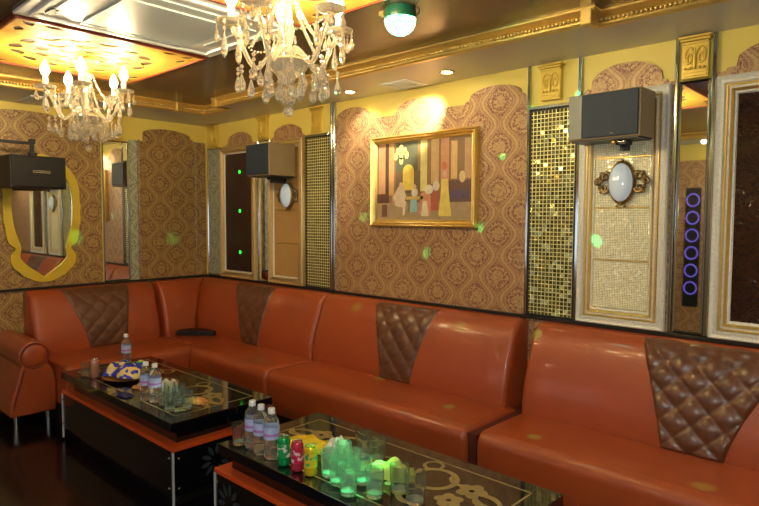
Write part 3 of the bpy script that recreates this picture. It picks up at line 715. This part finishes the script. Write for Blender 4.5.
# ---------------------------------------------------------------- chandeliers
def drop_mesh():
    mb = MB()
    mb.ball((0, 0, -.006), .0055, 6); mb.ball((0, 0, -.018), .0055, 6)
    mb.lathe([(.0015, -.024), (.004, -.032), (.0095, -.048), (.0105, -.056), (.007, -.066), (.0005, -.071)], 8)
    return mb
def chandelier(label, loc, rz):
    t = thing('chandelier', label, 'chandelier', loc, rz)
    MB().lathe([(.0005, -.0315), (.028, -.0315), (.060, -.038), (.066, -.044), (.050, -.054), (.020, -.063), (.008, -.068)], 20).build('canopy', m_crygold, t, smooth=50)
    MB().lathe([(.006, -.06), (.006, -.10), (.028, -.115), (.032, -.13), (.012, -.15), (.016, -.20), (.024, -.24), (.014, -.29), (.020, -.31), (.014, -.33), (.014, -.36)], 14).build('stem', m_crystal, t, smooth=40)
    MB().lathe([(.012, -.33), (.050, -.335), (.074, -.352), (.066, -.375), (.045, -.395), (.022, -.408), (.010, -.42), (.0005, -.424)], 16).build('bowl', m_crystal, t, smooth=30)
    dr = None; Rr = .205
    for k in range(5):
        a = 2 * pi * k / 5; A = Matrix.Rotation(a, 4, 'Z')
        pts = []
        for j in range(17):
            s_ = j / 16; x = .03 + (Rr - .03) * s_; z = -.33 - .055 * sin(pi * min(1, s_ * 1.25)) + (.055 * max(0, (s_ - .65) / .35) ** 1.2) + .075 * s_ ** 2 - .02 * s_
            pts.append((x, 0, z + .045 * sin(pi * max(0, .3 - abs(s_ - .18)) / .3 * .5)))
        zt = pts[-1][2]
        arm = MB().tube(pts, .0085, 8, mat4=A).build('arm', m_crystal, t, smooth=60)
        C = Matrix.Rotation(a, 4, 'Z') @ Matrix.Translation((Rr, 0, zt))
        MB().lathe([(.006, -.004), (.026, 0), (.050, .010), (.055, .017), (.046, .013), (.012, .008), (.006, .010)], 14, mat4=C).build('drip_tray', m_crystal, arm, smooth=40)
        MB().lathe([(.012, .008), (.013, .070), (.010, .074)], 12, mat4=C).build('candle_tube', m_candle, arm, smooth=40)
        MB().lathe([(.008, .070), (.017, .082), (.022, .098), (.019, .114), (.010, .134), (.001, .152)], 12, mat4=C).build('flame_bulb', m_flame, arm, smooth=60)
        mb = MB()
        for j in range(20):      # swag of beads from the crown to the arm
            s_ = j / 19; x = .030 + (Rr * .62 - .030) * s_; z = -.12 + (-.30 + .12) * s_ - .012 * sin(pi * s_) * 3 * (1 - s_)
            mb.ball((x, 0, z), .0068, 6, mat4=A @ Matrix.Rotation(.25, 4, 'Z'))
        mb.build('bead_string', m_crystal, t, smooth=60)
        mb = MB()
        for j in range(16):      # swag between neighbouring arms
            s_ = j / 15; th = s_ * 2 * pi / 5; rr = Rr * .86; z = zt - .01 - .055 * sin(pi * s_)
            mb.ball((rr * cos(th), rr * sin(th), z), .0048, 6, mat4=A)
        mb.build('bead_string', m_crystal, t, smooth=60)
        for j in range(6):
            th = 2 * pi * j / 6 + .3; p = C @ Vector((.050 * cos(th), .050 * sin(th), .010))
            if dr is None: dr = drop_mesh().build('crystal_drop', m_crystal, t); o = dr
            else: o = dr.copy(); COL.objects.link(o); o.parent = t
            o.location = p; o.rotation_euler = (0, 0, th)
            if j % 3 == 1: o.scale = (1.25, 1.25, 1.9)
        for (rr, zz, th, sc_) in ((.064, -.362, .3, 1.25), (.040, -.392, .95, 1.35), (.135, -.375, .0, 1.45), (.105, -.36, .62, 1.3), (.165, -.36, .1, 1.4), (.19, -.36, -.12, 1.3), (.09, -.385, -.25, 1.5)):
            o = dr.copy(); COL.objects.link(o); o.parent = t; o.location = (rr * cos(a + th), rr * sin(a + th), zz); o.scale = (sc_,) * 3; o.rotation_euler = (0, 0, a + th)
    mb = MB()
    for k in range(6): mb.ball((0, 0, -.430 - .013 * k), .006, 8)
    mb.ball((0, 0, -.524), .019, 12); mb.build('ball_pendant', m_crystal, t, smooth=20)
    return t
ch = chandelier('crystal chandelier hanging at far left under the gold fretwork', (1.57, -1.69, ZT), R(42.9))
dup(ch, (3.35, -1.69, ZT), R(4), 'near crystal chandelier hanging at the top centre of the photo')

# ---------------------------------------------------------------- sofas
BP = [(.255, .40), (.258, .46), (.240, .56), (.212, .66), (.178, .76), (.140, .835), (.110, .866), (.080, .880), (.050, .883), (.012, .883)]   # (distance from wall, z) of the backrest front
BPB = [(.012, .20), (.255, .20)]
def on_wall(wall):
    return (lambda u, d, z: (u, -d, z)) if wall == 'b' else (lambda u, d, z: (d, u, z))
def back_d(z):
    for (d0, z0), (d1, z1) in zip(BP, BP[1:]):
        if z0 <= z <= z1: return d0 + (d1 - d0) * (z - z0) / (z1 - z0)
    return BP[0][0]
def extr(prof, u0, u1, wall, name, m, parent, rnd=.03, pillow=.012, nu=18, smooth=50, e0=True, e1=True, mit0=None, mit1=None):
    """extrude a section along a wall with softly rounded ends; mit0/mit1 give the end coordinate as a function of distance"""
    F = on_wall(wall); vs = []; n = len(prof); us = []
    cx = sum(p[0] for p in prof) / n; cz = sum(p[1] for p in prof) / n
    ts = []
    if e0: ts += [(0, .0), (.15, .45), (.4, .72), (.7, .92)]
    ts += [(1, 1.)]
    A = [(u0 + rnd * a, k) for a, k in ts]
    Bq = [(u1 - rnd * a, k) for a, k in ([(0, .0), (.15, .45), (.4, .72), (.7, .92)] if e1 else []) + [(1, 1.)]][::-1]
    if not e0: A = [(u0, 1.)]
    if not e1: Bq = [(u1, 1.)]
    mids = [(A[-1][0] + (Bq[0][0] - A[-1][0]) * k / nu, 1.) for k in range(1, nu)]
    rows = A + mids + Bq
    for (u, k) in rows:
        sh = rnd * (1 - k)
        for (d, z) in prof:
            dd = d - sh * (1 if d > cx else -0) ; zz = z - sh * (1 if z > cz else -0)
            uu = u
            if mit0 and u <= (u0 + u1) / 2: f_ = 1 - (u - u0) / ((u1 - u0) / 2); uu = u + (mit0(d) - u0) * f_
            if mit1 and u >= (u0 + u1) / 2: f_ = (u - (u0 + u1) / 2) / ((u1 - u0) / 2); uu = u + (mit1(d) - u1) * f_
            vs.append(F(uu, dd, zz))
    fs = []
    for r in range(len(rows) - 1):
        for j in range(n): fs.append((r * n + j, r * n + (j + 1) % n, (r + 1) * n + (j + 1) % n, (r + 1) * n + j))
    fs.append(tuple(range(n))); fs.append(tuple((len(rows) - 1) * n + j for j in range(n)))
    mb = MB(); mb.add(vs, fs); return mb.build(name, m, parent, smooth=smooth)
def seat_prof(fd, back=.20, top=.425):
    P = [(back, .15), (back, top - .012), (back + .1, top), (fd - .16, top + .004)]
    for k in range(7):
        a = pi / 2 - pi / 2 * k / 6; P.append((fd - .06 + .06 * cos(a), top - .062 + .066 * sin(a)))
    P += [(fd - .004, .25), (fd - .012, .17), (fd - .02, .15)]
    return P
def quilt(u_top0, u_top1, u_bot0, u_bot1, wall, parent, zb=.415, zt=.882, cell=.135, amp=.009):
    """diamond tufted patch following the backrest"""
    F = on_wall(wall); nu, nv = 56, 56; vs = []; fs = []
    for j in range(nv + 1):
        v = j / nv; z = zb + (zt - zb) * v
        sc_ = v ** 1.35
        a = u_bot0 + (u_top0 - u_bot0) * sc_; b2 = u_bot1 + (u_top1 - u_bot1) * sc_
        for i in range(nu + 1):
            u = a + (b2 - a) * i / nu
            s_ = v * .50
            p = (u / cell + s_ / cell * 1.0); q = (u / cell - s_ / cell * 1.0)
            h_ = min(abs(p - round(p)), .5) ; g_ = min(abs(q - round(q)), .5)
            hh = (sin(pi * abs(p - math.floor(p))) * sin(pi * abs(q - math.floor(q)))) ** .45
            edge = min(1, min(i, nu - i) / 2.5)
            off = .003 + amp * hh * edge
            if j == nv or j == 0 or i == 0 or i == nu: off = -.003
            vs.append(F(u, back_d(z) + off * .95, z + off * .25))
    W = nu + 1
    for j in range(nv):
        for i in range(nu): fs.append((j * W + i, j * W + i + 1, (j + 1) * W + i + 1, (j + 1) * W + i))
    mb = MB(); mb.add(vs, fs); o = mb.build('quilted_patch', m_quilt, parent, smooth=80)
    return o
bprof = BPB + BP
def section(label, wall, u0, u1, patch, fd, name='sofa', **k):
    t = thing(name, label, 'sofa')
    return t
# corner section: long-wall run and left-wall run share the corner
tc = thing('corner_sofa', 'orange leather corner sofa section filling the far corner of the room', 'sofa')
extr(bprof, .1, 1.785, 'b', 'backrest', m_leather, tc, e0=False, mit0=lambda d: d * .85 + .004)
extr(bprof, -.565, -.1, 'l', 'backrest', m_leather, tc, e1=False, mit1=lambda d: -d * 1.17 - .004)
quilt(.64, 1.19, .93, 1.16, 'b', tc)
extr(seat_prof(.685), .2, 1.825, 'b', 'seat', m_leather, tc, e0=False, rnd=.025, mit0=lambda d: .24 + (d - .2) * 1.28)
extr(seat_prof(.86, .18, .421), -.590, -.20, 'l', 'seat', m_leather, tc, e1=False, rnd=.02)
b = MB(); b.box(.05, 1.80, -.62, -.03, 0, .15); b.box(.05, .80, -.585, -.62, 0, .15); b.build('plinth', m_plinth, tc)
def straight(label, u0, u1, seat0, seat1, p, amp=.010):
    t = thing('sofa', label, 'sofa', group=None)
    extr(bprof, u0, u1, 'b', 'backrest', m_leather, t)
    extr(seat_prof(.69), seat0, seat1, 'b', 'seat', m_leather, t, rnd=.03)
    quilt(*p, 'b', t, amp=amp)
    MB().box(u0 + .01, u1 - .01, -.62, -.03, 0, .15).build('plinth', m_plinth, t)
    mb = MB()
    for u in (u0 + .10, u1 - .10): mb.lathe([(.016, 0), (.016, .14)], 10, c=(u, -.645, .005))
    return t
straight('middle orange leather sofa section with brown patch, under the painting', 1.795, 3.395, 1.832, 3.440, (2.30, 2.84, 2.48, 2.73))
straight('nearest orange leather sofa section with diamond quilted patch, at right under the cream frames', 3.490, 5.20, 3.495, 5.20, (4.06, 4.68, 4.20, 4.46), .020)
MB().box(3.398, 3.486, -.66, -.03, .0, .40).build('shade_gap_fill', m_seam, [o for o in bpy.data.objects if o.name == 'sofa'][0])  # added dark red block standing in for the shaded gap between sections
# left wall section with the scrolled arm
te = thing('sofa', 'orange leather sofa section with rolled arm along the left wall', 'sofa')
extr(bprof, -1.585, -.605, 'l', 'backrest', m_leather, te)
extr(seat_prof(.80), -1.57, -.605, 'l', 'seat', m_leather, te, rnd=.02)
quilt(-1.36, -.82, -1.20, -.90, 'l', te)
MB().box(.05, .74, -1.56, -.62, 0, .15).build('plinth', m_plinth, te)
ac_ = (-1.705, .500); ra = .100; AX = .62
armp = []
for k in range(20):
    a = R(-38) + (R(218) - R(-38)) * k / 19; armp.append((ac_[0] + ra * cos(a), ac_[1] + ra * sin(a)))
armp += [(-1.795, .41), (-1.815, .33), (-1.845, .24), (-1.865, .15), (-1.860, .10), (-1.575, .10), (-1.572, .30), (-1.585, .37), (-1.605, .42)]
MB().prism(armp, 'x', .03, AX).build('armrest', m_leather, te, smooth=40, bevel=.012, seg=3)
mb = MB(); mb.lathe([(.0005, .012), (.050, .012), (.068, .006), (.076, 0)], 24, cap=False, mat4=Matrix.Translation((AX, ac_[0], ac_[1])) @ Matrix.Rotation(R(90), 4, 'Y')); mb.build('scroll_disc', m_leather, te, smooth=60)
mb = MB(); mb.tube([(AX + .001, ac_[0] + .084 * cos(R(a)), ac_[1] + .084 * sin(R(a))) for a in range(0, 360, 15)], .004, 6, closed=True)
mb.tube([(AX + .001, -1.77, .41), (AX + .001, -1.79, .33), (AX + .001, -1.82, .24), (AX + .001, -1.84, .15)], .004, 6); mb.build('piping', m_seam, te, smooth=60)
for (x, y) in ((.56, -1.81), (.56, -1.61), (.12, -1.81)):
    MB().lathe([(.016, 0), (.016, .06), (.020, .064), (.020, .104)], 12, c=(x, y, 0)).build('foot', m_chrome, te, smooth=40)

nb = MB().box(-.17, .17, -.075, .075, 0, .012); nb.box(-.165, .165, -.07, .07, .012, .026); nb.box(-.17, .17, -.075, .075, .026, .034)
nbo = nb.build('menu_folder', m_note, bevel=.003); nbo.location = (.385, -.335, .4275); nbo.rotation_euler = (0, 0, R(38))
tag(nbo, 'black closed folder lying on the corner seat', 'folder')

# ---------------------------------------------------------------- coffee tables
ZI = [0]
def flower(mb, x, y, r, z, petals=5, rot=0., core=True):
    ZI[0] = (ZI[0] + 1) % 14; z += ZI[0] * .00007
    P = []
    N = petals * 8
    for k in range(N):
        a = 2 * pi * k / N; rr = r * (.72 + .28 * abs(cos(petals * (a) / 2))); P.append((x + rr * cos(a + rot), y + rr * sin(a + rot)))
    inn = [(x + r * .18 * cos(2 * pi * k / N + rot), y + r * .18 * sin(2 * pi * k / N + rot)) for k in range(N)]
    vs = [(p[0], p[1], z) for p in P] + [(p[0], p[1], z) for p in inn]
    mb.add(vs, [(k, (k + 1) % N, N + (k + 1) % N, N + k) for k in range(N)])
def ring(mb, x, y, r0, r1, z, a0=0, a1=360, n=32):
    ZI[0] = (ZI[0] + 1) % 14; z += ZI[0] * .00007
    vs = []
    for k in range(n + 1):
        a = R(a0 + (a1 - a0) * k / n); wv = 1 if a1 - a0 >= 360 else sin(pi * k / n) ** .5
        m_ = (r0 + r1) / 2; hw = (r1 - r0) / 2 * wv
        vs += [(x + (m_ - hw) * cos(a), y + (m_ - hw) * sin(a), z), (x + (m_ + hw) * cos(a), y + (m_ + hw) * sin(a), z)]
    mb.add(vs, [(2 * k, 2 * k + 1, 2 * k + 3, 2 * k + 2) for k in range(n)])
m_post = mat('brushed_steel_post', (214, 218, 222), (190, 194, 200), 20, .5, .35)
def table(label, x0, x1, y0, y1, bx0, bx1, ins):
    t = thing('coffee_table', label, 'table', ((x0 + x1) / 2, (y0 + y1) / 2, 0)); cx, cy = (x0 + x1) / 2, (y0 + y1) / 2
    a, b_ = (x1 - x0) / 2, (y1 - y0) / 2; X0, X1 = bx0 - cx, bx1 - cx
    MB().box(-a, a, -b_, b_, .405, .450).build('glass_top', m_tblglass, t, bevel=.002)
    mb = MB(); i0 = ins
    mb.box(-a + i0, a - i0, -b_ + i0 * .8, b_ - i0 * .8, .4495, .4506); mb.build('etched_field', m_tbltop, t)
    z = .4512; mb = MB(); l = .005
    for (p, q, r_, s_) in ((-a + i0, a - i0, -b_ + i0 * .8, -b_ + i0 * .8 + l * 1.6), (-a + i0, a - i0, b_ - i0 * .8 - l * 1.6, b_ - i0 * .8), (-a + i0, -a + i0 + l * 1.6, -b_ + i0 * .8, b_ - i0 * .8), (a - i0 - l * 1.6, a - i0, -b_ + i0 * .8, b_ - i0 * .8)):
        mb.box(p, q, r_, s_, .4505, z)
    for sx in (-1, 1):
        e = sx * (a - i0)
        flower(mb, e - sx * .17, .085, .060, z, 5, .3); flower(mb, e - sx * .19, -.03, .055, z, 5, .9)
        ring(mb, e - sx * .335, .075, .075, .098, z); ring(mb, e - sx * .41, .17, .03, .045, z); ring(mb, e - sx * .07, .08, .05, .085, z, 200, 330)
        ring(mb, e - sx * .10, .0, .075, .10, z, 20, 160); ring(mb, e - sx * .06, -.09, .05, .075, z, 0, 200); ring(mb, e - sx * .30, -.08, .05, .075, z, 120, 330)
        flower(mb, e - sx * .08, -.16, .04, z, 5, .1); ring(mb, e - sx * .24, .155, .05, .07, z, 190, 350); flower(mb, e - sx * .42, -.05, .045, z, 5, .4)
    ring(mb, 0, 0, .10, .115, z); flower(mb, 0, 0, .07, z, 6)
    mb.build('flower_inlay', m_inlay, t)
    MB().box(X0 + .06, X1 - .06, -b_ + .055, b_ - .055, .328, .405).build('upper_body', m_tblglass, t)
    MB().box(X0, X1, -b_, b_, .310, .330).build('red_shelf', m_red, t, bevel=.001)
    lb = MB().box(X0 + .004, X1 - .004, -b_ + .004, b_ - .004, .085, .310).build('lower_body', m_tblglass, t)
    MB().box(X0 + .08, X1 - .08, -b_ + .08, b_ - .08, 0, .085).build('plinth', m_plinth, t)
    for sx in (X0, X1):
        for sy in (-b_, b_):
            mb = MB(); px = sx + (.003 if sx < 0 else -.003); py = sy + (.003 if sy < 0 else -.003)
            mb.box(px - .0045, px + .0045, py - .0045, py + .0045, .02, .308); mb.build('corner_post', m_post, t)
            mb = MB()
            for zz in (.125, .275):
                ox = .030 if sx < 0 else -.030; oy = .030 if sy < 0 else -.030; ey = -.003 if sy < 0 else .003; ex = -.003 if sx < 0 else .003
                mb.ball((sx + ox, sy + ey, zz), .007, 8); mb.ball((sx + ex, sy + oy, zz), .007, 8)
            mb.build('glass_bolt', m_chrome, t, smooth=60)
    def burst(fn):
        mb = MB()
        for k in range(10):
            an = 2 * pi * k / 10 + .2; P = []
            for j in range(9):
                s_ = j / 8; P.append((.028 + .062 * s_, .012 * sin(pi * s_) ** .8))
            P += [(p, -q) for p, q in P[::-1][1:-1]]
            mb.add([fn(p * cos(an) - q * sin(an), p * sin(an) + q * cos(an)) for p, q in P], [tuple(range(len(P)))])
        mb.build('etched_flower', m_etch, lb)
    burst(lambda p, q: (X1 + .0006 - .004, -b_ + .24 + p, .205 + q))
    if bx0 > 2: burst(lambda p, q: (X0 + .11 + p, -b_ + .0034, .20 + q))
    return t
table('far black glass coffee table with red shelf, in front of the left and corner sofas', .985, 2.405, -1.665, -1.06, .985, 2.42, .085)
table('near black glass coffee table with red shelf in front of the middle sofa', 2.79, 4.125, -1.645, -1.055, 2.755, 4.14, .085)
TZ = .4525

# ---------------------------------------------------------------- bottles, cans, glasses, wrappers
bt = thing('water_bottle', '', 'bottle', (0, 0, TZ)); bt.scale = (1, 1, .955)
MB().lathe([(.0005, .001), (.028, .001), (.0325, .008), (.0325, .045), (.030, .05), (.0325, .055), (.0325, .150), (.029, .170), (.017, .190), (.0125, .196), (.0125, .203)], 20).build('bottle_body', m_pet, bt, smooth=50)
lb_ = MB().lathe([(.0332, .088), (.0332, .142)], 20, cap=False).build('paper_label', m_labelw, bt, smooth=50)
MB().lathe([(.0335, .102), (.0335, .113)], 20, cap=False).build('label_print', m_labelp, lb_, smooth=50)
MB().lathe([(.0145, .196), (.015, .199), (.0145, .216), (.013, .219), (.0005, .219)], 16).build('cap', m_capw, bt, smooth=40)
bl = [((2.950, -1.575), 'clear water bottle with white cap, leftmost of the three on the near table'), ((3.022, -1.582), 'clear water bottle with white cap, middle of the three on the near table'), ((3.092, -1.580), 'clear water bottle with white cap beside the green can on the near table'),
      ((1.955, -1.567), 'clear water bottle left of its pair on the far table'), ((2.028, -1.553), 'clear water bottle right of its pair, beside the glasses on the far table'), ((1.12, -1.30), 'clear water bottle behind the snack bag on the far table')]
for i, (p, l_) in enumerate(bl):
    if i == 0: bt.location = (p[0], p[1], TZ); bt['label'] = l_
    else: dup(bt, (p[0], p[1], TZ), random.random() * 6, l_)
def can(label, x, y, m, m2, h=.115, r=.026):
    t = thing('drink_can', label, 'can', (x, y, TZ), random.random() * 6)
    MB().lathe([(r * .78, .0005), (r * .95, .006), (r, .012), (r, h - .014), (r * .82, h - .002)], 22).build('can_body', m, t, smooth=40)
    MB().lathe([(r + .0003, h * .30), (r + .0003, h * .78)], 22, cap=False).build('printed_band', m2, t, smooth=40)
    ld_ = MB().lathe([(r * .82, h - .002), (r * .86, h + .001), (r * .78, h + .001), (r * .74, h - .003), (.0005, h - .003)], 22, cap=False).build('lid', m_alu, t, smooth=40)
    MB().box(-.009, .009, -.004, .004, h - .003, h - .0015).build('ring_pull', m_alu, ld_)
can('green drink can right of the water bottles on the near table', 3.185, -1.590, m_cang, m_cg2)
can('pink and red drink can between the green and yellow cans', 3.268, -1.588, m_canr, m_cr2, .118, .024)
can('yellow drink can nearest the camera in the row of three', 3.336, -1.578, m_cany, m_cy2)
can('gold and purple can at the left end of the far table', 1.30, -1.578, m_canp, m_canp)

def tumbler(label, x, y, h=.10, r=.034, m=m_glass, group=None, lean=0):
    t = thing('drinking_glass', label, 'glass', (x, y, TZ), 0, group)
    mb = MB(); n = 40; vs = []; pr = [(.0005, .0005, 0), (r * .80, .0005, 0), (r * .84, .004, 1), (r * .93, h * .55, 1), (r, h * .9, .2), (r, h, 0), (r - .0022, h, 0), (r * .90, h * .55, 0), (r * .80, .014, 0), (.0005, .012, 0)]
    for q, z, fl in pr:
        for k in range(n):
            a = 2 * pi * k / n; rr = q * (1 + .035 * fl * abs(cos(5 * a)) - .02 * fl); vs.append((rr * cos(a), rr * sin(a), z))
    mb.add(vs, [(j * n + k, j * n + (k + 1) % n, (j + 1) * n + (k + 1) % n, (j + 1) * n + k) for j in range(len(pr) - 1) for k in range(n)])
    mb.build('glass_bowl', m, t, smooth=40)
    MB().lathe([(.0005, .0125), (r * .79, .0125), (r * .80, .017), (.0005, .019)], 20, cap=False).build('base_highlight', m_basehl, t, smooth=40)  # milky disc added as the highlight at the glass bottom
    return t
GL = [  # far table
 (1.205, -1.60, .085, .028, m_glass, 'small clear glass left of the gold can on the far table'),
 (2.105, -1.545, .095, .030, m_glass, 'clear glass next to the right-hand bottle on the far table'),
 (2.222, -1.572, .10, .031, m_glass, 'clear glass nearest the front corner of the far table'),
 (2.178, -1.500, .10, .030, m_glass, 'clear glass behind the front corner glass on the far table'),
 (2.262, -1.495, .10, .030, m_glass, 'clear glass at the right end of the far table group'),
 (2.12, -1.46, .095, .030, m_glass, 'clear glass at the back of the far table group'),
 (2.03, -1.47, .09, .030, m_glass, 'clear glass right behind the pair of bottles on the far table'),
 # near table
 (2.868, -1.590, .095, .030, m_glass, 'clear glass at the left front corner of the near table'),
 (2.905, -1.535, .10, .030, m_glass, 'clear glass just left of the three water bottles'),
 (2.880, -1.455, .14, .036, m_glass, 'tall clear glass behind the left bottle on the near table'),
 (3.395, -1.535, .10, .034, m_glasslit, 'green-lit glass right beside the yellow can'),
 (3.455, -1.470, .10, .034, m_glasslit, 'green-lit glass behind the paper wrapper'),
 (3.470, -1.560, .10, .034, m_glasslit, 'green-lit glass in the front row, second from the yellow can'),
 (3.560, -1.592, .10, .034, m_glasslit, 'green-lit glass nearest the front edge of the near table'),
 (3.535, -1.490, .10, .034, m_glasslit, 'green-lit glass in the middle of the near table cluster'),
 (3.640, -1.540, .10, .034, m_glasslit, 'green-lit glass at the right of the cluster below the lime wrapper'),
 (3.375, -1.440, .10, .034, m_glasslit, 'green-lit glass at the left back of the cluster'),
 (3.340, -1.290, .09, .036, m_glass, 'clear glass standing alone behind the green-lit cluster'),
 (3.430, -1.300, .09, .036, m_glass, 'dark clear glass behind the cluster, left of the lime wrapper'),
 (3.680, -1.450, .10, .036, m_glass, 'clear glass left of the rightmost glass on the near table'),
 (3.775, -1.475, .11, .038, m_glass, 'rightmost large clear glass on the near table, over the ring inlay')]
for g in GL: tumbler(g[5], g[0], g[1], g[2], g[3], g[4])

def crumple(name, label, cat, loc, sx, sy, sz, m, seed, rz=0, n=16):
    rnd = random.Random(seed); mb = MB(); vs = []; fs = []
    ph = [rnd.random() * 6 for _ in range(8)]
    def hgt(u, v):
        e = (1 - abs(u) ** 3) * (1 - abs(v) ** 3)
        return max(0, e) ** .5 * (1 + .16 * sin(3 * u + ph[0]) * cos(3 * v + ph[1]) + .10 * sin(6 * u + 5 * v + ph[2]))
    for top in (1, 0):
        for j in range(n + 1):
            for i in range(n + 1):
                u = i / n * 2 - 1; v = j / n * 2 - 1
                w_ = 1 + .10 * sin(6 * v + ph[3]) + .06 * sin(11 * v + ph[4]); q_ = 1 + .10 * sin(5 * u + ph[5])
                hh = hgt(u, v) * sz
                vs.append((u * sx * w_, v * sy * q_, .001 + (hh if top else 0) + (.12 * sz * (1 + sin(7 * u + ph[6]))) * (1 if top else 0)))
    W = n + 1; o = W * W
    for j in range(n):
        for i in range(n):
            fs.append((j * W + i, j * W + i + 1, (j + 1) * W + i + 1, (j + 1) * W + i)); fs.append((o + j * W + i, o + (j + 1) * W + i, o + (j + 1) * W + i + 1, o + j * W + i + 1))
    for i in range(n):
        fs += [(i, o + i, o + i + 1, i + 1), (n * W + i, n * W + i + 1, o + n * W + i + 1, o + n * W + i), (i * W, (i + 1) * W, o + (i + 1) * W, o + i * W), (i * W + n, o + i * W + n, o + (i + 1) * W + n, (i + 1) * W + n)]
    mb.add(vs, fs); ob = mb.build(name, m, smooth=50); ob.location = loc; ob.rotation_euler = (0, 0, rz); return tag(ob, label, cat)
pl = thing('serving_dish', 'tan dish under the snack bag on the far table', 'dish', (1.45, -1.43, TZ))
MB().lathe([(.0005, .001), (.10, .001), (.15, .018), (.155, .018), (.105, .006), (.0005, .006)], 28, cap=False).build('dish_body', m_plate, pl, smooth=40)
bag = crumple('snack_bag', 'puffed blue and green snack bag lying in the tan dish', 'snack bag', (1.45, -1.43, TZ + .022), .135, .095, .065, m_bag, 3, R(20)); 
crumple('foil_wrapper', 'crumpled yellow and brown wrapper beside the dish on the far table', 'wrapper', (1.74, -1.47, TZ), .06, .04, .025, m_plate, 5, .4)
crumple('wrapper', 'crumpled white and gold paper behind the pair of bottles', 'wrapper', (1.87, -1.40, TZ), .05, .035, .05, m_tissue, 6, 1.)
crumple('wrapper', 'pale scrap of paper among the far table glasses', 'wrapper', (2.20, -1.40, TZ), .05, .04, .02, m_plate, 8, .2)
crumple('cigarette_pack', 'dark blue flat pack at the front edge of the far table', 'pack', (1.80, -1.618, TZ), .05, .028, .014, m_blue, 9, .1)
crumple('wrapper', 'crumpled bright yellow wrapper behind the green and pink cans', 'wrapper', (3.12, -1.40, TZ), .095, .05, .038, m_yel, 11, .3)
crumple('wrapper', 'folded white paper wrapper leaning behind the yellow can', 'wrapper', (3.30, -1.395, TZ), .055, .03, .075, m_tissue, 12, .2)
crumple('wrapper', 'lime yellow wrapper lying behind the green-lit glasses', 'wrapper', (3.58, -1.380, TZ), .08, .032, .055, mat('lime_wrapper', (226, 220, 120), (160, 190, 70), 30, .35, 0, .4, 60), 13, .5)
